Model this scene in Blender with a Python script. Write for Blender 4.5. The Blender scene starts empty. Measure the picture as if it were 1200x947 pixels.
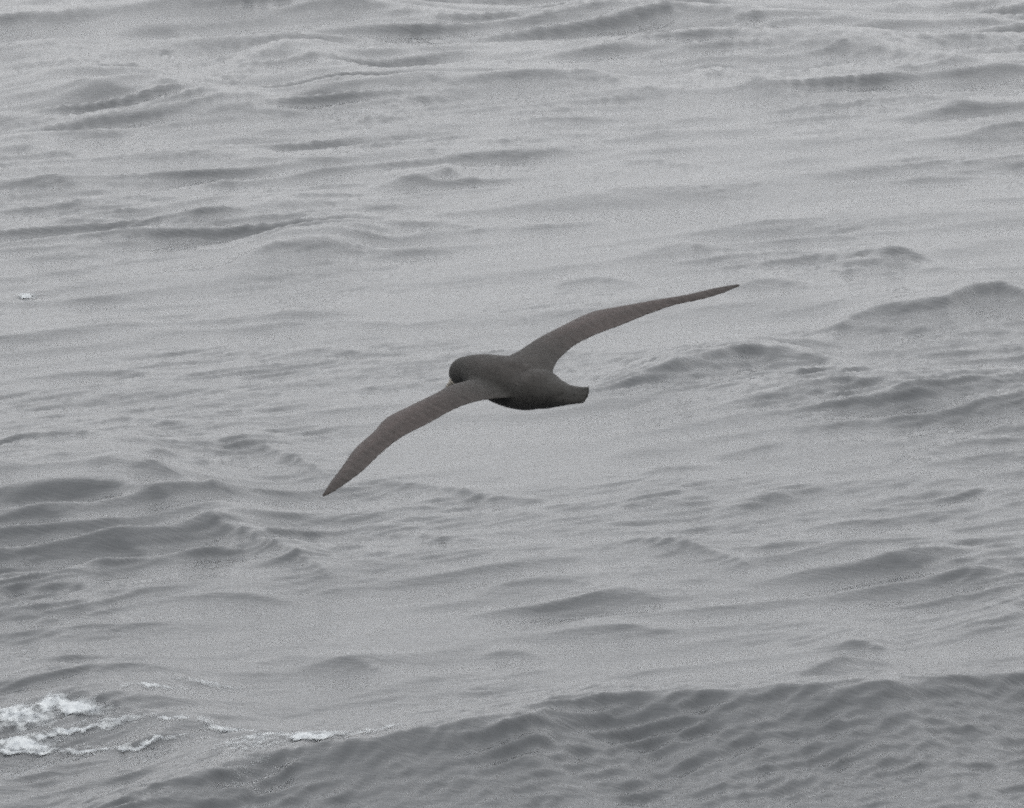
import bpy, bmesh, math
import numpy as np
from mathutils import Matrix, Vector, noise

scene = bpy.context.scene
R = math.radians

# ------------------------------------------------------------ camera, sky, sun, exposure
cam_data = bpy.data.cameras.new('camera')
cam_data.sensor_fit = 'HORIZONTAL'
cam_data.angle = R(8.0)
cam_data.clip_start = 0.5
cam_data.clip_end = 20000.0
cam = bpy.data.objects.new('camera', cam_data)
cam.location = (0.0, 0.0, 9.0)                 # standing at the rail of a ship
cam.rotation_euler = (R(90.0 - 7.5), 0.0, 0.0)
scene.collection.objects.link(cam)
scene.camera = cam

SUN_EL, SUN_AZ = R(48.0), R(200.0)
world = bpy.data.worlds.new('World')
scene.world = world
world.use_nodes = True
wn, wl = world.node_tree.nodes, world.node_tree.links
wn.clear()
sky = wn.new('ShaderNodeTexSky')
sky.sky_type = 'NISHITA'
sky.sun_disc = False
sky.sun_elevation = SUN_EL
sky.sun_rotation = SUN_AZ
sky.dust_density = 4.0
sky.air_density = 1.0
hs = wn.new('ShaderNodeHueSaturation')
hs.inputs['Saturation'].default_value = 0.10
cloud = wn.new('ShaderNodeMix'); cloud.data_type = 'RGBA'
cloud.inputs['Factor'].default_value = 0.88    # closed grey cloud deck
bg = wn.new('ShaderNodeBackground'); bg.inputs['Strength'].default_value = 0.10
out = wn.new('ShaderNodeOutputWorld')
# overcast luminance: dimmer towards the horizon, brightest overhead
wtc = wn.new('ShaderNodeTexCoord'); wsep = wn.new('ShaderNodeSeparateXYZ')
wmr = wn.new('ShaderNodeMapRange')
wmr.inputs['To Min'].default_value = 0.72; wmr.inputs['To Max'].default_value = 1.66
wmul = wn.new('ShaderNodeMix'); wmul.data_type = 'RGBA'; wmul.blend_type = 'MULTIPLY'; wmul.inputs['Factor'].default_value = 1.0
wmul.inputs['A'].default_value = (6.70, 6.76, 6.88, 1.0)
wl.new(wtc.outputs['Generated'], wsep.inputs['Vector'])
wl.new(wsep.outputs['Z'], wmr.inputs['Value'])
wl.new(wmr.outputs['Result'], wmul.inputs['B'])
wl.new(wmul.outputs['Result'], cloud.inputs['B'])
wl.new(sky.outputs['Color'], hs.inputs['Color'])
wl.new(hs.outputs['Color'], cloud.inputs['A'])
wl.new(cloud.outputs['Result'], bg.inputs['Color'])
wl.new(bg.outputs['Background'], out.inputs['Surface'])

sun_data = bpy.data.lights.new('sun', 'SUN')
sun_data.energy = 0.6
sun_data.angle = R(40.0)
sun_data.color = (1.0, 0.97, 0.93)
sun = bpy.data.objects.new('sun', sun_data)
sd = Vector((math.sin(SUN_AZ) * math.cos(SUN_EL), math.cos(SUN_AZ) * math.cos(SUN_EL), math.sin(SUN_EL)))
sun.rotation_euler = sd.to_track_quat('Z', 'Y').to_euler()
sun.location = (0, 0, 60)
scene.collection.objects.link(sun)

scene.view_settings.view_transform = 'Standard'
scene.view_settings.look = 'None'
scene.view_settings.gamma = 1.0
scene.view_settings.use_curve_mapping = False
scene.view_settings.exposure = 0.74
scene.cycles.use_denoising = False          # keep the grain of a dim, fast exposure
scene.cycles.use_adaptive_sampling = True
scene.cycles.adaptive_threshold = 0.075
scene.cycles.adaptive_min_samples = 12
scene.cycles.filter_width = 2.0


# ------------------------------------------------------------ helpers
def mesh_object(name, verts, faces, mat, parent=None, smooth=True):
    """verts (n,3) array, faces (m,4) or (m,3) int array -> one linked mesh object"""
    me = bpy.data.meshes.new(name)
    verts = np.asarray(verts, dtype=np.float32); faces = np.asarray(faces, dtype=np.int32)
    k = faces.shape[1]
    me.vertices.add(len(verts)); me.vertices.foreach_set('co', verts.ravel())
    me.loops.add(faces.size); me.loops.foreach_set('vertex_index', faces.ravel())
    me.polygons.add(len(faces))
    me.polygons.foreach_set('loop_start', np.arange(0, faces.size, k, dtype=np.int32))
    me.update(calc_edges=True)
    if smooth:
        me.polygons.foreach_set('use_smooth', np.ones(len(faces), dtype=bool))
    me.materials.append(mat)
    ob = bpy.data.objects.new(name, me)
    scene.collection.objects.link(ob)
    ob.parent = parent
    return ob


def grid_faces(nr, nc):
    i = np.arange(nr * nc, dtype=np.int32).reshape(nr, nc)
    return np.stack([i[:-1, :-1], i[:-1, 1:], i[1:, 1:], i[1:, :-1]], -1).reshape(-1, 4)


def new_mat(name):
    m = bpy.data.materials.new(name); m.use_nodes = True
    nt = m.node_tree
    return m, nt.nodes, nt.links, nt.nodes['Principled BSDF']


# ------------------------------------------------------------ the sea surface
rng = np.random.default_rng(11)
TX, TY, NX, NY = 32.0, 96.0, 2048, 2048        # one period of the wind sea, metres / samples
MAIN_DIR = R(28.0)                             # waves run towards the camera and a little right


def spectrum(lmin, lmax, lpeak, spread, slope_rms, turn=0.0):
    """heights and horizontal (choppy) shifts of a random wind sea between two wavelengths"""
    kx = 2 * np.pi * np.fft.fftfreq(NX, TX / NX)[None, :]
    ky = 2 * np.pi * np.fft.fftfreq(NY, TY / NY)[:, None]
    k = np.sqrt(kx * kx + ky * ky); k[0, 0] = 1.0
    lam = 2 * np.pi / k
    dx, dy = math.sin(MAIN_DIR + turn), -math.cos(MAIN_DIR + turn)
    c = np.abs(kx * dx + ky * dy) / k
    amp = k ** -2.0 * np.exp(-0.5 * (lam / lpeak) ** 2) * (c ** spread + 0.03)
    amp = amp * (1 / (1 + (lmin / lam) ** 6)) * (1 / (1 + (lam / lmax) ** 6))
    amp[0, 0] = 0
    ph = (rng.normal(size=k.shape) + 1j * rng.normal(size=k.shape)) * amp
    h = np.fft.ifft2(ph).real
    sx = np.fft.ifft2(1j * kx * ph).real; sy = np.fft.ifft2(1j * ky * ph).real
    g = slope_rms / math.sqrt((sx ** 2 + sy ** 2).mean())
    cx = np.fft.ifft2(-1j * kx / k * ph).real; cy = np.fft.ifft2(-1j * ky / k * ph).real
    return (np.stack([-cx, -cy, h], -1) * g).astype(np.float32)


def patches(scale, lo, hi, aniso=2.0):
    """smooth random field 0..1: where gusts roughen the water"""
    kx = 2 * np.pi * np.fft.fftfreq(NX, TX / NX)[None, :]
    ky = 2 * np.pi * np.fft.fftfreq(NY, TY / NY)[:, None]
    f = np.exp(-0.5 * ((kx * scale) ** 2 + (ky * scale * aniso) ** 2))
    n = np.fft.ifft2(np.fft.fft2(rng.normal(size=(NY, NX))) * f).real
    n = n / n.std()
    t = np.clip((n - lo) / (hi - lo), 0, 1)
    return (t * t * (3 - 2 * t)).astype(np.float32)


def ridged(tile, eps, slope_rms):
    """turn a random sea into sharp crest lines with round troughs between them"""
    f = tile[..., 2] / tile[..., 2].std()
    h = -np.sqrt(f * f + eps * eps)
    h = h - h.mean()
    gy, gx = np.gradient(h, TY / NY, TX / NX)
    g = slope_rms / math.sqrt((gx ** 2 + gy ** 2).mean())
    return np.stack([np.zeros_like(h), np.zeros_like(h), h * g], -1).astype(np.float32)


SWELL = spectrum(1.6, 9.0, 5.0, 4.0, 0.038, R(6))
CHOP = spectrum(0.40, 2.2, 1.3, 4.0, 0.038, R(8)) + ridged(spectrum(1.0, 4.0, 2.4, 10.0, 0.1, R(14)), 0.05, 0.095)
RIPPLE = spectrum(0.06, 0.5, 0.26, 5.0, 0.088, R(8)) + ridged(spectrum(0.18, 0.8, 0.5, 10.0, 0.1, R(16)), 0.04, 0.125)
CROSS = spectrum(0.05, 0.5, 0.20, 6.0, 0.13, R(36)) + ridged(spectrum(0.10, 0.5, 0.24, 12.0, 0.1, R(40)), 0.05, 0.10)   # ripples on the nearest wave
CHOP *= (0.40 + 0.9 * patches(1.0, -1.2, 1.2))[..., None]
RIPPLE *= (0.30 + 1.1 * patches(0.55, -0.9, 1.3))[..., None]
# gusts that roughen the water: x, y, half width, half depth (metres), strength
GUSTS = [
    (-3.40, 61.36, 1.38, 3.75, 1.30),
    (-1.89, 59.43, 0.84, 1.88, 0.40),
    (2.94, 69.52, 2.45, 2.42, 0.75),
    (4.89, 75.75, 1.42, 1.89, 0.50),
    (1.69, 71.82, 1.26, 1.36, 0.50),
    (0.00, 49.96, 4.73, 2.50, 0.70),
    (0.27, 56.75, 1.07, 1.06, 0.60),
    (3.53, 57.61, 0.95, 1.77, 0.50),
    (1.12, 59.19, 0.62, 0.65, 0.50),
    (-4.20, 102.72, 3.84, 6.21, 0.80),
    (-1.95, 83.19, 1.56, 2.27, 0.70),
    (5.07, 108.52, 3.80, 7.70, 0.80),
    (-0.84, 89.52, 0.94, 1.47, 0.60),
    (-2.19, 74.78, 1.05, 1.03, 0.60),
    (-4.95, 84.57, 1.48, 2.34, 0.40),
    (0.27, 116.75, 9.54, 3.54, 0.60),
    (3.85, 80.13, 1.13, 1.18, 0.40),
    (-2.69, 50.63, 1.19, 1.02, 0.40),
    (5.20, 98.75, 2.31, 1.78, 0.40),
    (0.14, 61.36, 0.87, 0.59, 0.30),
    (-0.31, 65.33, 1.77, 2.53, -0.50),
    (-1.11, 55.09, 1.57, 1.61, -0.50),
    (1.27, 53.90, 1.59, 0.77, -0.40),
    (-2.98, 79.30, 2.05, 2.06, -0.40),
    (2.03, 86.48, 3.03, 3.92, -0.30),
    (2.30, 65.05, 1.99, 1.40, -0.30),
]


def sample(tile, x, y):
    u = (x / TX % 1.0) * NX; v = (y / TY % 1.0) * NY
    i = np.floor(u).astype(np.int64); j = np.floor(v).astype(np.int64)
    fu = (u - i)[..., None].astype(np.float32); fv = (v - j)[..., None].astype(np.float32)
    i %= NX; j %= NY; i1 = (i + 1) % NX; j1 = (j + 1) % NY
    return (tile[j, i] * (1 - fu) + tile[j, i1] * fu) * (1 - fv) + (tile[j1, i] * (1 - fu) + tile[j1, i1] * fu) * fv


# single waves one can pick out: height, front width, back width, crest line in metres
WAVES = [
    (0.56, 1.60, 2.20, [(-3.91, 43.39), (-3.17, 44.63), (-2.89, 45.2), (-2.52, 45.88), (-2.21, 46.6), (-1.89, 47.03), (-1.56, 47.22), (-1.12, 47.41), (-0.57, 47.8), (-0.06, 48.12), (0.29, 48.58), (0.64, 48.85), (1.16, 49.19), (1.63, 49.36), (2.05, 49.53), (2.95, 49.88), (3.36, 50.38), (3.79, 50.88), (5.65, 53.17)]),
    (0.18, 1.04, 2.40, [(-4.13, 51.36), (-3.65, 51.51), (-3.28, 51.44), (-2.83, 51.01), (-2.26, 50.31), (-1.83, 49.84)]),
    (0.07, 0.31, 0.96, [(1.8, 50.89), (2.21, 51.85), (2.53, 52.32), (2.85, 52.39)]),
    (0.34, 1.92, 2.80, [(-6.0, 59.24), (-4.76, 61.23), (-4.37, 61.85), (-3.52, 62.27), (-2.66, 62.01), (-2.16, 61.23)]),
    (0.09, 0.26, 1.12, [(-2.97, 60.1), (-2.54, 59.96), (-2.17, 59.39), (-1.79, 58.46), (-1.42, 57.47)]),
    (0.07, 0.22, 0.96, [(-2.62, 65.6), (-2.23, 65.26), (-1.89, 64.31), (-1.53, 63.39)]),
    (0.09, 0.35, 0.80, [(-4.3, 60.83), (-3.89, 61.23), (-3.39, 61.33), (-2.87, 60.83), (-2.43, 60.59)]),
    (0.22, 0.48, 1.60, [(0.73, 68.76), (1.31, 69.72), (1.9, 70.45), (2.42, 71.19), (3.01, 71.12), (3.23, 70.58)]),
    (0.23, 0.44, 1.80, [(3.08, 72.92), (3.48, 74.08), (3.94, 74.68), (4.49, 75.05), (4.82, 76.05), (5.06, 76.28), (5.42, 75.74), (6.17, 75.13)]),
    (0.21, 1.60, 2.20, [(1.02, 66.68), (1.82, 67.4), (2.63, 67.89), (3.52, 68.08), (4.24, 68.02), (5.04, 68.14), (6.49, 69.03)]),
    (0.07, 0.35, 1.20, [(4.17, 72.54), (4.66, 73.53), (5.36, 73.67), (6.26, 74.11)]),
    (0.06, 0.20, 0.80, [(0.7, 59.28), (0.98, 59.37), (1.39, 59.09), (1.92, 58.26)]),
    (0.06, 0.35, 0.96, [(-0.54, 56.9), (0.0, 57.24), (0.54, 57.16), (1.14, 56.64)]),
    (0.06, 0.18, 0.64, [(2.3, 54.1), (2.56, 54.18), (2.9, 53.9)]),
    (0.07, 0.53, 1.20, [(2.25, 57.87), (2.76, 58.54), (3.3, 58.32), (3.79, 57.42), (4.15, 56.77)]),
    (0.09, 0.40, 0.96, [(3.29, 54.7), (3.66, 55.34), (4.16, 55.92), (4.88, 56.69)]),
    (0.09, 0.35, 1.44, [(-6.85, 92.88), (-6.22, 93.34), (-5.63, 92.54)]),
    (0.21, 1.12, 2.50, [(-3.08, 79.64), (-2.47, 81.02), (-1.91, 81.55), (-1.44, 82.09)]),
    (0.09, 0.40, 1.60, [(-4.37, 82.93), (-3.58, 84.97), (-2.91, 85.74), (-2.12, 86.23)]),
    (0.09, 0.35, 2.00, [(3.31, 97.65), (4.41, 99.18), (5.59, 99.57), (6.25, 99.05), (7.38, 98.67), (9.22, 98.54)]),
    (0.25, 2.00, 3.00, [(-3.18, 100.79), (-1.99, 100.39), (-0.47, 101.47), (1.19, 101.75), (2.34, 100.12)]),
    (0.25, 2.00, 3.50, [(-7.39, 100.39), (-6.39, 101.2), (-5.15, 100.12), (-4.03, 98.53), (-3.09, 97.76)]),
    (0.23, 2.00, 3.00, [(-4.38, 104.26), (-3.35, 106.32), (-2.06, 103.68)]),
    (0.07, 0.31, 1.28, [(-2.87, 73.96), (-2.27, 74.54), (-1.22, 74.25)]),
    (0.09, 0.26, 1.28, [(-1.65, 88.34), (-1.04, 89.17), (-0.79, 89.8), (-0.42, 88.96)]),
    (0.07, 0.26, 1.12, [(0.37, 77.92), (0.83, 78.49), (1.38, 78.24)]),
    (0.07, 0.40, 1.04, [(-2.19, 53.06), (-1.65, 53.6), (-1.13, 53.33), (-0.5, 52.69)]),
    (0.06, 0.40, 1.60, [(3.35, 79.45), (4.24, 80.46), (4.78, 79.95)]),
    (0.10, 0.53, 2.00, [(2.16, 102.79), (2.93, 104.48), (3.34, 101.96), (3.9, 101.01)]),
    (0.23, 1.44, 3.00, [(4.32, 108.79), (5.4, 107.54), (6.14, 105.13), (7.52, 103.82)]),
    (0.29, 2.00, 3.00, [(0.0, 113.05), (2.13, 114.09), (3.95, 112.71), (5.22, 111.7)]),
    (0.29, 2.40, 3.00, [(-8.24, 112.04), (-6.35, 113.4), (-3.62, 114.79), (-0.53, 113.4)]),
    (0.04, 0.22, 0.96, [(1.32, 80.69), (1.91, 81.56), (2.46, 80.69)]),
    (0.05, 0.13, 0.48, [(-4.87, 64.61), (-3.98, 65.06), (-3.35, 64.72)]),
    (0.04, 0.13, 0.48, [(-3.98, 66.37), (-3.53, 66.72), (-2.89, 66.37)]),
    (0.05, 0.13, 0.48, [(-3.72, 61.96), (-3.31, 62.47), (-2.85, 62.16)]),
    (0.05, 0.13, 0.40, [(-3.23, 62.99), (-2.85, 63.79), (-2.61, 63.31)]),
    (0.04, 0.13, 0.40, [(-3.04, 61.39), (-2.73, 61.9), (-2.49, 61.39)]),
    (0.05, 0.15, 0.48, [(-4.5, 59.69), (-3.9, 60.17), (-3.32, 59.98)]),
    (0.05, 0.15, 0.48, [(-3.73, 58.67), (-3.21, 59.13), (-2.55, 58.58)]),
    (0.04, 0.13, 0.48, [(-4.55, 62.36), (-4.14, 62.83), (-3.75, 62.52)]),
    (0.04, 0.13, 0.48, [(-4.31, 58.03), (-3.71, 58.26), (-3.14, 57.9)]),
    (0.04, 0.11, 0.48, [(3.78, 80.69), (4.36, 80.86), (4.8, 80.35)]),
    (0.04, 0.11, 0.56, [(-0.1, 83.8), (0.59, 84.08), (1.19, 84.45)]),
    (0.04, 0.13, 0.56, [(1.95, 83.16), (2.96, 84.08), (3.56, 84.45)]),
    (0.04, 0.11, 0.48, [(-1.76, 83.53), (-1.18, 84.08), (-0.39, 83.9)]),
    (0.04, 0.11, 0.48, [(-1.61, 80.69), (-1.14, 81.38), (-0.57, 81.73)]),
    (0.04, 0.13, 0.56, [(-0.45, 95.93), (0.45, 96.9), (1.14, 97.4)]),
    (0.04, 0.13, 0.64, [(1.07, 91.27), (1.72, 91.71), (2.46, 91.27)]),
    (0.04, 0.11, 0.48, [(3.49, 90.26), (4.26, 91.01), (4.8, 91.12)]),
    (0.04, 0.13, 0.48, [(5.87, 94.67), (6.62, 95.86), (7.18, 95.86)]),
    (0.04, 0.13, 0.48, [(3.33, 94.97), (4.37, 95.69), (5.12, 95.21)]),
    (0.04, 0.13, 0.48, [(5.48, 86.67), (6.14, 87.36), (6.75, 87.36)]),
    (0.04, 0.11, 0.48, [(-4.79, 70.24), (-3.98, 70.63), (-3.15, 70.5)]),
    (0.04, 0.11, 0.48, [(-2.52, 71.56), (-1.95, 72.25), (-1.35, 72.11)]),
    (0.04, 0.11, 0.40, [(0.72, 61.04), (1.16, 61.74), (1.68, 62.15)]),
    (0.04, 0.11, 0.40, [(1.66, 61.14), (2.19, 62.05), (2.66, 62.66)]),
    (0.04, 0.13, 0.48, [(-1.34, 63.14), (-0.74, 62.72), (-0.22, 62.0), (0.29, 62.1)]),
    (0.04, 0.11, 0.40, [(-1.13, 60.16), (-0.56, 59.59), (0.0, 59.4)]),
    (0.04, 0.11, 0.40, [(1.81, 58.98), (2.23, 59.22), (2.72, 59.22)]),
    (0.04, 0.11, 0.40, [(0.26, 54.89), (0.78, 55.09), (1.3, 54.97)]),
    (0.04, 0.11, 0.40, [(-0.25, 53.9), (0.0, 54.02), (0.25, 53.79)]),
    (0.04, 0.13, 0.48, [(1.66, 64.22), (2.13, 64.77), (2.54, 65.44)]),
    (0.04, 0.13, 0.48, [(3.66, 64.82), (4.15, 65.38), (4.65, 65.83)]),
    (0.04, 0.11, 0.40, [(0.97, 63.19), (1.35, 63.62), (1.8, 63.83)]),
    (0.04, 0.13, 0.48, [(-4.03, 56.93), (-3.43, 57.11), (-2.82, 56.93)]),
    (0.04, 0.11, 0.40, [(-2.67, 56.54), (-2.14, 56.63), (-1.6, 56.37)]),
    (0.04, 0.13, 0.64, [(-6.19, 110.47), (-5.2, 111.27), (-4.38, 110.31)]),
    (0.04, 0.13, 0.64, [(-0.52, 111.27), (0.78, 111.92), (2.08, 111.27)]),
    (0.04, 0.13, 0.64, [(-7.55, 107.75), (-6.85, 108.67), (-6.18, 108.05)]),
    (0.04, 0.15, 0.64, [(-4.7, 89.14), (-3.88, 89.66), (-3.23, 88.93)]),
    (0.04, 0.13, 0.64, [(-6.23, 88.62), (-5.64, 89.14), (-4.97, 88.52)]),
    (0.04, 0.13, 0.64, [(-3.98, 91.89), (-3.01, 91.78), (-1.71, 91.56)]),
    (0.04, 0.13, 0.64, [(-2.24, 95.86), (-1.82, 97.33), (-1.24, 96.1)]),
    (0.07, 0.31, 1.20, [(2.27, 77.52), (2.8, 78.16), (3.19, 77.6)]),
]


def crest_height(x, y):
    """leaning single waves: sharp crest, hollow front towards the ship, long back"""
    h = np.zeros_like(x)
    wob = 0.16 * np.sin(x * 2.3 + 0.7 * y) + 0.12 * np.sin(x * 5.1 + 1.3 + 0.9 * y) + 0.07 * np.sin(x * 11.3 + 2.1 * y)
    for a, wf, wb, pts in WAVES:
        p = np.array(pts); o = np.argsort(p[:, 0]); p = p[o]
        x0, x1 = p[0, 0], p[-1, 0]
        ln = x1 - x0
        m = (x > x0 - 0.4 * ln) & (x < x1 + 0.4 * ln) & (y > p[:, 1].min() - 6 * wf - ln) & (y < p[:, 1].max() + 4 * wb + ln)
        if not m.any():
            continue
        xs, ys = x[m], y[m]
        # smooth crest line through the points, carried on straight past its ends
        yc = np.interp(xs, p[:, 0], p[:, 1])
        s0 = (p[1, 1] - p[0, 1]) / (p[1, 0] - p[0, 0]); s1 = (p[-1, 1] - p[-2, 1]) / (p[-1, 0] - p[-2, 0])
        yc = yc + np.where(xs < x0, (xs - x0) * s0, 0) + np.where(xs > x1, (xs - x1) * s1, 0)
        d = ys - yc + wob[m] * min(0.55, wf)
        t = np.clip(np.minimum((xs - x0) / (0.55 * ln) + 0.30, (x1 - xs) / (0.55 * ln) + 0.30), 0, 1)
        t = t * t * (3 - 2 * t)
        e = 0.03 * wf
        front = np.exp(-((np.sqrt(d * d + e * e) - e) / wf) ** 0.92)
        back = np.exp(-(d / wb) ** 2)
        h[m] += a * t * np.where(d < 0, front, back)
    return h


def surface(x, y, fine=None):
    """world position of the water for rest positions x, y"""
    near = np.exp(-((y - 47.0 - 0.3 * x) / 4.0) ** 2)           # one clean wave nearest the ship
    sw = sample(SWELL, x, y) * (1 - 0.5 * near)[..., None]
    p = np.stack([x, y, np.zeros_like(x)], -1) + sw * np.array([1.0, 1.0, 1.0])
    ch, ri = sample(CHOP, x, y), sample(RIPPLE, x, y)
    ch = ch * (1 - 0.65 * near)[..., None]
    ri = ri + sample(CROSS, x, y) * (np.exp(-((y - 45.5 - 0.45 * x) / 3.2) ** 2) + 0.12)[..., None]
    detail = ch * np.array([1.45, 1.45, 1.0]) + ri * np.array([0.9, 0.9, 1.0])
    lean = 0.9 * ch[..., 2] + 0.45 * ri[..., 2]                  # crests lean downwind
    detail[..., 0] += lean * math.sin(MAIN_DIR); detail[..., 1] -= lean * math.cos(MAIN_DIR)
    gust = np.full_like(x, 0.82)                                # calm sheen between the gusts
    for cx, cy, wx, wy, k in GUSTS:
        gust += k * np.exp(-((x - cx) / wx) ** 2 - ((y - cy) / wy) ** 2)
    ck = crest_height(x, y)
    gust += 1.6 * np.clip(ck, 0, 0.3)
    rough = np.clip((y - 84.0) / 24.0, 0, 1)                    # bigger seas farther out
    rough = rough * rough * (3 - 2 * rough)
    gust = np.minimum(np.maximum(gust, 0.3), 1.8 - 0.35 * rough)
    detail[..., 2] *= gust
    detail[..., :2] *= np.minimum(gust, 1.0 - 0.3 * rough)[..., None]
    p += sw * (1.3 * rough)[..., None]
    p += detail if fine is None else detail * fine[..., None]
    p[..., 2] += ck
    return p


def graded(a, b, n, grow):
    """n steps from a outward to b, each larger than the last"""
    t = np.linspace(0, 1, n + 1)[1:]
    return a + (b - a) * (np.exp(grow * t) - 1) / (math.exp(grow) - 1)


NC = 700
side = graded(1, 5.0, 215, 2.0)
u = np.concatenate([-graded(5.0, 500, 24, 8.0)[::-1], -side[::-1], np.linspace(-1, 1, NC), side, graded(5.0, 500, 24, 8.0)])
d0 = 9.0 / np.tan(np.linspace(math.atan(9.0 / 40.0), math.atan(9.0 / 130.0), 1050))
yr = np.concatenate([-graded(-39.9, 3000, 40, 7.0)[::-1], d0, graded(130.0, 9000, 40, 6.5)])
width = 3.0 + 0.075 * np.clip(yr, 42, 130)
gx = u[None, :] * width[:, None]
gy = np.repeat(yr[:, None], len(u), 1)
fine = np.clip((6.0 - np.abs(u))[None, :], 0, 1) * np.where((yr > 36) & (yr < 145), 1.0, 0.25)[:, None]
pos = surface(gx, gy, fine)

water, n, l, b = new_mat('sea_water')
b.inputs['Base Color'].default_value = (0.052, 0.056, 0.060, 1)
b.inputs['Roughness'].default_value = 0.04
b.inputs['IOR'].default_value = 1.333
tc = n.new('ShaderNodeTexCoord')
mp = n.new('ShaderNodeMapping')
mp.inputs['Rotation'].default_value = (0, 0, R(-38))
mp.inputs['Scale'].default_value = (0.6, 2.2, 1.0)
l.new(tc.outputs['Object'], mp.inputs['Vector'])
n1 = n.new('ShaderNodeTexNoise'); n1.inputs['Scale'].default_value = 9.0; n1.inputs['Detail'].default_value = 5.0
n1.inputs['Roughness'].default_value = 0.62; n1.inputs['Distortion'].default_value = 0.4
l.new(mp.outputs['Vector'], n1.inputs['Vector'])
bp = n.new('ShaderNodeBump'); bp.inputs['Strength'].default_value = 0.26; bp.inputs['Distance'].default_value = 0.03
l.new(n1.outputs['Fac'], bp.inputs['Height'])
l.new(bp.outputs['Normal'], b.inputs['Normal'])

sea = mesh_object('sea', pos.reshape(-1, 3), grid_faces(*gx.shape), water)
sea['kind'] = 'structure'
sea['label'] = 'grey choppy open sea with wind ripples and breaking crest'

# ------------------------------------------------------------ foam
foam_mat, n, l, b = new_mat('white_foam')
b.inputs['Roughness'].default_value = 0.75
tc = n.new('ShaderNodeTexCoord')
mp = n.new('ShaderNodeMapping'); mp.inputs['Scale'].default_value = (0.8, 0.5, 1.0); mp.inputs['Rotation'].default_value = (0, 0, R(20))
l.new(tc.outputs['Object'], mp.inputs['Vector'])
vz = n.new('ShaderNodeTexNoise'); vz.inputs['Scale'].default_value = 16.0; vz.inputs['Detail'].default_value = 6.0
vz.inputs['Roughness'].default_value = 0.65
l.new(mp.outputs['Vector'], vz.inputs['Vector'])
rp = n.new('ShaderNodeValToRGB')
rp.color_ramp.elements[0].position = 0.3; rp.color_ramp.elements[0].color = (0.24, 0.26, 0.28, 1)
rp.color_ramp.elements[1].position = 0.62; rp.color_ramp.elements[1].color = (0.43, 0.45, 0.46, 1)
l.new(vz.outputs['Fac'], rp.inputs['Fac']); l.new(rp.outputs['Color'], b.inputs['Base Color'])
bp = n.new('ShaderNodeBump'); bp.inputs['Strength'].default_value = 0.5; bp.inputs['Distance'].default_value = 0.02
l.new(vz.outputs['Fac'], bp.inputs['Height']); l.new(bp.outputs['Normal'], b.inputs['Normal'])
# thin lacy edges: bubbles thin out where little foam lies
cv = n.new('ShaderNodeAttribute'); cv.attribute_name = 'cover'
ad = n.new('ShaderNodeMath'); ad.operation = 'MULTIPLY_ADD'; ad.inputs[1].default_value = 1.5
l.new(vz.outputs['Fac'], ad.inputs[0]); l.new(cv.outputs['Fac'], ad.inputs[2])
mr = n.new('ShaderNodeMapRange'); mr.interpolation_type = 'SMOOTHSTEP'
mr.inputs['From Min'].default_value = 0.86; mr.inputs['From Max'].default_value = 1.95
l.new(ad.outputs[0], mr.inputs['Value']); l.new(mr.outputs['Result'], b.inputs['Alpha'])


def foam(name, label, x0, x1, y0, y1, nx, ny, blobs, thick):
    """blobs: (x, y, half length, half width, slope dy/dx, weight)"""
    x, y = np.meshgrid(np.linspace(x0, x1, nx), np.linspace(y0, y1, ny))
    m = np.zeros_like(x)
    w1 = np.empty_like(x); w2 = np.empty_like(x)
    for j in range(ny):
        for i in range(nx):
            q = Vector((x[j, i] * 1.0, y[j, i] * 0.45, 3.1))
            w1[j, i] = noise.fractal(q * 3.0, 0.8, 2.1, 5)
            w2[j, i] = noise.fractal(q * 9.0 + Vector((7, 3, 0)), 0.8, 2.1, 3)
    for bx, by, hx, hy, sl, wt in blobs:
        dx = (x - bx + 0.12 * w2) / hx; dy = (y - by - sl * (x - bx) + 0.22 * w1) / hy
        m = np.maximum(m, wt * np.exp(-(dx * dx + dy * dy)))
    m = m * (1.0 + 0.55 * w1 + 0.35 * w2)
    t = m - 0.06
    p = surface(x, y)
    p[..., 2] += np.where(t > 0, thick * np.clip(t, 0, 1.2) * (1 + 0.6 * w2), t * 0.08) + 0.003
    f = grid_faces(ny, nx)
    keep = (t.ravel()[f] > -0.03).any(1)
    f = f[keep]
    used, inv = np.unique(f, return_inverse=True)
    o = mesh_object(name, p.reshape(-1, 3)[used], inv.reshape(-1, 4), foam_mat)
    att = o.data.attributes.new('cover', 'FLOAT', 'POINT')
    att.data.foreach_set('value', np.clip(m.ravel()[used], 0, 1.3).astype(np.float32))
    o['kind'] = 'stuff'; o['label'] = label; o['category'] = 'foam'
    return o


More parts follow.
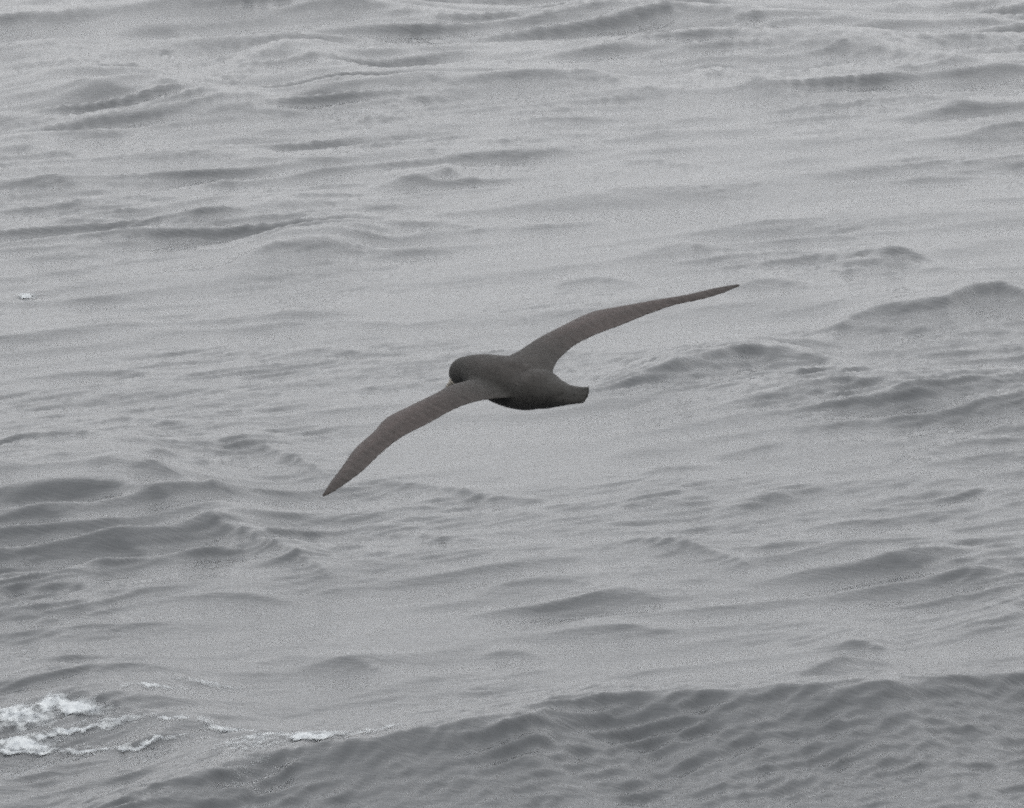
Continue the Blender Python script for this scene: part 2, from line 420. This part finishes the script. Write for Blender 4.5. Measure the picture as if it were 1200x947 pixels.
foam('crest_foam', 'white foam spilling along the breaking crest at lower left', -4.4, -0.6, 45.5, 54.0, 560, 520, [
    (-3.49, 50.81, 0.30, 0.24, -0.32, 1.15),
    (-3.12, 50.99, 0.26, 0.13, -0.45, 1.20),
    (-3.03, 50.34, 0.32, 0.07, 0.24, 1.00),
    (-3.41, 50.06, 0.30, 0.16, 0.14, 0.95),
    (-3.30, 49.92, 0.32, 0.06, 0.10, 0.80),
    (-2.53, 49.74, 0.33, 0.06, 0.45, 1.00),
    (-2.88, 49.82, 0.19, 0.09, -0.45, 0.80),
    (-2.40, 50.42, 0.19, 0.06, -0.45, 0.85),
    (-2.00, 50.20, 0.23, 0.18, -0.45, 0.80),
    (-1.72, 48.27, 0.21, 0.90, -0.45, 0.80),
    (-1.38, 47.94, 0.40, 0.18, -0.45, 0.85),
    (-0.79, 47.79, 0.12, 0.11, 0.38, 0.85),
    (-2.56, 51.56, 0.21, 0.07, 0.43, 0.80),
    (-2.18, 52.12, 0.28, 0.06, 0.45, 0.75),
    (-2.75, 50.51, 0.23, 0.13, -0.45, 0.75),
    (-0.97, 47.85, 0.11, 0.07, 0.00, 0.70),
    ], 0.012)
foam('foam_fleck', 'small white fleck of foam at the left edge', -5.65, -4.65, 75.51, 78.71, 120, 160, [
    (-5.15, 77.11, 0.09, 0.16, 0.5, 0.9)], 0.012)

# ------------------------------------------------------------ the seabird
# local axes: +X forward (bill), +Y left wing, +Z up; metres
feather, n, l, b = new_mat('dark_plumage')
b.inputs['Roughness'].default_value = 0.75
b.inputs['Specular IOR Level'].default_value = 0.15
b.inputs['Sheen Weight'].default_value = 0.06
tc = n.new('ShaderNodeTexCoord')
mp = n.new('ShaderNodeMapping'); mp.inputs['Scale'].default_value = (0.45, 1.0, 1.0)
l.new(tc.outputs['Object'], mp.inputs['Vector'])
nz = n.new('ShaderNodeTexNoise'); nz.inputs['Scale'].default_value = 110.0; nz.inputs['Detail'].default_value = 5.0
nz.inputs['Roughness'].default_value = 0.65
l.new(mp.outputs['Vector'], nz.inputs['Vector'])
at = n.new('ShaderNodeAttribute'); at.attribute_name = 'plumage'
rp = n.new('ShaderNodeValToRGB')
rp.color_ramp.elements[0].position = 0.0; rp.color_ramp.elements[0].color = (0.0215, 0.0208, 0.0193, 1)
rp.color_ramp.elements[1].position = 1.0; rp.color_ramp.elements[1].color = (0.0510, 0.0420, 0.0402, 1)
l.new(at.outputs['Fac'], rp.inputs['Fac'])
mx = n.new('ShaderNodeMix'); mx.data_type = 'RGBA'; mx.blend_type = 'MULTIPLY'; mx.inputs['Factor'].default_value = 1.0
r2 = n.new('ShaderNodeValToRGB')
r2.color_ramp.elements[0].position = 0.3; r2.color_ramp.elements[0].color = (0.74, 0.74, 0.74, 1)
r2.color_ramp.elements[1].position = 0.7; r2.color_ramp.elements[1].color = (1.26, 1.25, 1.25, 1)
l.new(nz.outputs['Fac'], r2.inputs['Fac'])
l.new(rp.outputs['Color'], mx.inputs['A']); l.new(r2.outputs['Color'], mx.inputs['B'])
l.new(mx.outputs['Result'], b.inputs['Base Color'])
bp = n.new('ShaderNodeBump'); bp.inputs['Strength'].default_value = 0.35; bp.inputs['Distance'].default_value = 0.004
l.new(nz.outputs['Fac'], bp.inputs['Height']); l.new(bp.outputs['Normal'], b.inputs['Normal'])

# leading and trailing edge (span, forward) of each wing
LEFT_LE = [(0, .088), (.05, .090), (.102, .075), (.138, .060), (.207, .064), (.256, .070), (.302, .045), (.364, .022), (.43, -.023), (.478, -.054), (.515, -.083)]
LEFT_TE = [(0, -.09), (.05, -.08), (.117, -.058), (.164, -.050), (.227, -.049), (.294, -.042), (.35, -.056), (.415, -.082), (.466, -.091), (.501, -.091), (.515, -.086)]
RIGHT_LE = [(0, .055), (.055, .052), (.118, .066), (.178, .074), (.247, .082), (.268, .079), (.313, .046), (.363, .009), (.417, -.032), (.474, -.058), (.515, -.088)]
RIGHT_TE = [(0, -.135), (.046, -.106), (.075, -.078), (.10, -.061), (.138, -.042), (.197, -.036), (.253, -.044), (.325, -.047), (.382, -.058), (.419, -.080), (.465, -.095), (.515, -.092)]


def dihedral(s, dip):
    return 0.030 - 0.051 * s - 0.068 * max(0.0, s - 0.184) ** 2 - dip * math.exp(-(s / 0.088) ** 2)


def loft(rings, faces_out, verts_out):
    """closed tube through equal rings of points, capped at both ends"""
    base = len(verts_out); k = len(rings[0])
    for r in rings:
        verts_out.extend(r)
    for i in range(len(rings) - 1):
        for j in range(k):
            a = base + i * k + j; c = base + i * k + (j + 1) % k
            faces_out.append((a, c, c + k, a + k))
    faces_out.append(tuple(range(base + k - 1, base - 1, -1)))
    last = base + (len(rings) - 1) * k
    faces_out.append(tuple(range(last, last + k)))


V, Fc = [], []
# trunk, neck and head: x, z of the axis, half width, half height
AX = [(-.215, .012, .016, .010), (-.19, .006, .026, .020), (-.15, .000, .036, .030), (-.116, .000, .044, .037),
      (-.07, -.006, .050, .042), (-.015, -.006, .053, .047), (.035, -.004, .052, .047), (.07, -.003, .047, .042),
      (.105, .000, .039, .036), (.13, .000, .0325, .0315), (.152, -.002, .0285, .0285), (.170, -.007, .0270, .0275),
      (.187, -.0125, .0255, .0280), (.205, -.019, .0220, .0255), (.219, -.023, .0160, .0170), (.227, -.027, .009, .0100), (.2305, -.029, .003, .003)]
ax = np.array(AX)
xs = np.linspace(ax[0, 0], ax[-1, 0], 60)


def cubic(x, xp, fp):
    """smooth monotone-ish interpolation (Hermite with averaged slopes)"""
    xp = np.asarray(xp, float); fp = np.asarray(fp, float)
    dlt = np.diff(fp) / np.diff(xp)
    m = np.concatenate([[dlt[0]], (dlt[:-1] + dlt[1:]) / 2, [dlt[-1]]])
    i = np.clip(np.searchsorted(xp, x) - 1, 0, len(xp) - 2)
    hh = xp[i + 1] - xp[i]; t = (x - xp[i]) / hh
    return ((2 * t**3 - 3 * t**2 + 1) * fp[i] + (t**3 - 2 * t**2 + t) * hh * m[i]
            + (-2 * t**3 + 3 * t**2) * fp[i + 1] + (t**3 - t**2) * hh * m[i + 1])


rings = []
for x in np.concatenate([xs[:-1], np.linspace(xs[-2], xs[-1], 6)[1:]]):
    z, w, h = (float(cubic(np.array([x]), ax[:, 0], ax[:, c])[0]) for c in (1, 2, 3))
    rings.append([(x, w * math.cos(a), z + h * math.sin(a)) for a in np.linspace(0, 2 * math.pi, 40, endpoint=False)])
loft(rings, Fc, V)
# tail: closed feathers, twisted as a rudder in the turn, blunt end
rings = []
for t in np.linspace(0, 1, 26):
    x = -.14 - .146 * t
    w = .0178 + .015 * (1 - t) ** 1.5
    th = .028 * (1 - t) ** 1.2 + .0022
    z = -.003 + .013 * t + .011 * t * t
    ph = R(48) * t
    ring = []
    for a in np.linspace(0, 2 * math.pi, 36, endpoint=False):
        yy = math.copysign(abs(math.cos(a)) ** .8, math.cos(a))
        zz = th * math.sin(a) * (1 + .15 * t * math.cos(yy * 19))
        ring.append((x - .006 * t * t * (1 - yy * yy), w * yy * math.cos(ph) + zz * math.sin(ph), z - w * yy * math.sin(ph) + zz * math.cos(ph)))
    rings.append(ring)
loft(rings, Fc, V)
# wings: aerofoil sections, scalloped and grooved where the flight feathers lie
for side, LE, TE in ((1, LEFT_LE, LEFT_TE), (-1, RIGHT_LE, RIGHT_TE)):
    le, te = np.array(LE), np.array(TE)
    rings = []
    for s in np.concatenate([np.linspace(0, .50, 170), np.linspace(.501, .5145, 8)]):
        a = float(cubic(np.array([s]), le[:, 0], le[:, 1])[0]); c = float(cubic(np.array([s]), te[:, 0], te[:, 1])[0])
        ch = max(a - c, .004)
        fw = .0165 if s < .27 else .021
        ph = s / fw
        scal = (abs(math.sin(math.pi * ph)) - .6) * .0014 * min(1, max(0, (s - .06) / .05)) * min(1, ch / .05)
        c -= scal; ch = a - c
        th = .0105 * (1 - s / .56) + .0022 + (.006 if side > 0 else .006) * math.exp(-(s / .075) ** 2)    # padded with shoulder feathers
        z0 = dihedral(s, .040 if side > 0 else .007)
        up, dn = [], []
        N = 18
        for q in range(N + 1):
            f = (1 - math.cos(math.pi * q / N)) / 2      # 0 leading edge .. 1 trailing edge
            prof = 2.6 * (math.sqrt(f) * (1 - f) ** 0.9) * th + .0016
            cam_ = .10 * ch * math.sin(math.pi * min(1, f * 1.1)) * .45
            groove = -.0004 * (1 if f > .42 else 0) * (0.5 + .5 * math.cos(2 * math.pi * (ph + .3 * (f - .5)))) * min(1, max(0, (s - .08) / .05))
            covert = .0006 * (1 - 1 / (1 + math.exp(-(f - .45) * 60)))
            xx = a - f * ch
            up.append((xx, side * s, z0 + cam_ + prof * .62 + groove + covert))
            dn.append((xx, side * s, z0 + cam_ - prof * .38))
        ring = up + dn[1:-1][::-1]
        if side < 0:
            ring = ring[::-1]
        rings.append(ring)
    loft(rings, Fc, V)

tmp = bpy.data.meshes.new('seabird_form')
tmp.from_pydata(V, [], Fc); tmp.update()
bmt = bmesh.new(); bmt.from_mesh(tmp); bmesh.ops.recalc_face_normals(bmt, faces=bmt.faces); bmt.to_mesh(tmp); bmt.free()
form = bpy.data.objects.new('seabird_form', tmp)
scene.collection.objects.link(form)
rm = form.modifiers.new('skin', 'REMESH'); rm.mode = 'VOXEL'; rm.voxel_size = 0.0017
sm = form.modifiers.new('soften', 'SMOOTH'); sm.factor = 0.5; sm.iterations = 3
dg = bpy.context.evaluated_depsgraph_get()
body_me = bpy.data.meshes.new_from_object(form.evaluated_get(dg))
bpy.data.objects.remove(form); bpy.data.meshes.remove(tmp)
body_me.name = 'body'
co = np.empty(len(body_me.vertices) * 3, dtype=np.float32); body_me.vertices.foreach_get('co', co); co = co.reshape(-1, 3)
# browner, paler worn wings and back, darker head and tail
sp = np.abs(co[:, 1])
wing = np.clip((sp - .05) / .14, 0, 1) * np.clip(1.15 - .6 * np.clip((sp - .30) / .2, 0, 1), 0, 1)
back = np.clip((co[:, 2] - .015) / .03, 0, 1) * np.clip((co[:, 0] + .2) / .1, 0, 1) * np.clip((.16 - co[:, 0]) / .05, 0, 1)
# flight feathers darker than the coverts, with faint vanes
lec = np.where(co[:, 1] > 0, np.interp(sp, *np.array(LEFT_LE).T), np.interp(sp, *np.array(RIGHT_LE).T))
tec = np.where(co[:, 1] > 0, np.interp(sp, *np.array(LEFT_TE).T), np.interp(sp, *np.array(RIGHT_TE).T))
fr = (lec - co[:, 0]) / np.maximum(lec - tec, .004)
rear = np.clip((fr - .48) / .10, 0, 1)
vane = .5 + .5 * np.cos(2 * np.pi * (sp + .12 * (fr - .5) * .1) / np.where(sp < .27, .0165, .021))
wing = wing * (1.12 - rear * (.30 + .16 * vane) - .25 * np.clip((.10 - fr) / .08, 0, 1))
wing = wing * (1 + .14 * np.exp(-((sp - .25) / .035) ** 2))
pl = np.clip(np.maximum(np.maximum(wing * .85, .26 * back), .30 * np.clip((-.012 - co[:, 2]) / .02, 0, 1) * np.clip((.13 - co[:, 0]) / .04, 0, 1)), 0, 1).astype(np.float32)  # greyer belly, painted paler to offset the deep shade underneath
att = body_me.attributes.new('plumage', 'FLOAT', 'POINT'); att.data.foreach_set('value', pl)
body_me.polygons.foreach_set('use_smooth', np.ones(len(body_me.polygons), dtype=bool))
body_me.materials.clear(); body_me.materials.append(feather)

bird = bpy.data.objects.new('seabird', None)
bird.empty_display_size = 0.1
scene.collection.objects.link(bird)
h = Vector((-.536, .842, .059)).normalized()
lf = Vector((-.802, -.486, -.348)); lf = (lf - h * lf.dot(h)).normalized()
up = h.cross(lf)
bird.matrix_world = Matrix(((h.x, lf.x, up.x, -.003), (h.y, lf.y, up.y, 14.481), (h.z, lf.z, up.z, 7.141), (0, 0, 0, 1)))
bird['label'] = 'dark brown seabird banking low over the grey sea on long narrow wings'
bird['category'] = 'seabird'
body = bpy.data.objects.new('body', body_me)
scene.collection.objects.link(body); body.parent = bird
# let the wing roots flow into the back
vg = body.vertex_groups.new(name='root')
wt = np.clip((.115 - sp) / .05, 0, 1) * np.clip((co[:, 0] + .205) / .05, 0, 1) * np.clip((.185 - co[:, 0]) / .05, 0, 1)
lv = np.round(wt * 8).astype(int)
for q in range(1, 9):
    vg.add(np.nonzero(lv == q)[0].tolist(), q / 8.0, 'REPLACE')
fl = body.modifiers.new('flow', 'SMOOTH'); fl.factor = 0.5; fl.iterations = 120; fl.vertex_group = 'root'

# bill: tube with a hooked tip and nostril tubes on top, bent down
horn, n, l, b = new_mat('pale_horn')
b.inputs['Base Color'].default_value = (0.24, 0.22, 0.19, 1); b.inputs['Roughness'].default_value = 0.4
nz = n.new('ShaderNodeTexNoise'); nz.inputs['Scale'].default_value = 200.0
bp = n.new('ShaderNodeBump'); bp.inputs['Strength'].default_value = 0.2; bp.inputs['Distance'].default_value = 0.001
l.new(nz.outputs['Fac'], bp.inputs['Height']); l.new(bp.outputs['Normal'], b.inputs['Normal'])
V, Fc = [], []
d = Vector((.85, .15, -.50)).normalized(); sidev = d.cross(Vector((0, 0, 1))).normalized(); upv = sidev.cross(d)
p0 = Vector((.210, .010, -.034))
rings = []
for t, w, hh, dz in ((0, .008, .0095, 0), (.2, .0065, .008, .001), (.45, .005, .006, .001), (.65, .0042, .005, .0005), (.8, .004, .0052, 0), (.92, .003, .0042, -.002), (.98, .0018, .0022, -.006), (1, .0006, .0008, -.010)):
    rings.append([tuple(p0 + d * (.043 * t) + upv * (dz + hh * math.sin(a)) + sidev * (w * math.cos(a))) for a in np.linspace(0, 2 * math.pi, 14, endpoint=False)])
loft(rings, Fc, V)
rings = []
for t, r in ((.1, .001), (.13, .003), (.3, .0028), (.42, .0022), (.43, .001)):
    rings.append([tuple(p0 + d * (.043 * t) + upv * (.0075 - .003 * t + r * math.sin(a)) + sidev * (r * 1.2 * math.cos(a))) for a in np.linspace(0, 2 * math.pi, 10, endpoint=False)])
loft(rings, Fc, V)
me = bpy.data.meshes.new('bill'); me.from_pydata(V, [], Fc); me.update()
bmt = bmesh.new(); bmt.from_mesh(me); bmesh.ops.recalc_face_normals(bmt, faces=bmt.faces); bmt.to_mesh(me); bmt.free()
me.polygons.foreach_set('use_smooth', np.ones(len(me.polygons), dtype=bool)); me.materials.append(horn)
o = bpy.data.objects.new('bill', me); scene.collection.objects.link(o); o.parent = bird
eye_mat, n, l, b = new_mat('dark_eye')
b.inputs['Base Color'].default_value = (0.012, 0.010, 0.009, 1); b.inputs['Roughness'].default_value = 0.15
for side in (1, -1):
    bm_ = bmesh.new()
    bmesh.ops.create_uvsphere(bm_, u_segments=16, v_segments=10, radius=.0042)
    bmesh.ops.scale(bm_, vec=(1, .6, 1), verts=bm_.verts)
    for f in bm_.faces: f.smooth = True
    me = bpy.data.meshes.new('eye'); bm_.to_mesh(me); bm_.free(); me.materials.append(eye_mat)
    o = bpy.data.objects.new('eye', me); scene.collection.objects.link(o); o.parent = bird
    o.location = (.190, side * .0195, -.013)
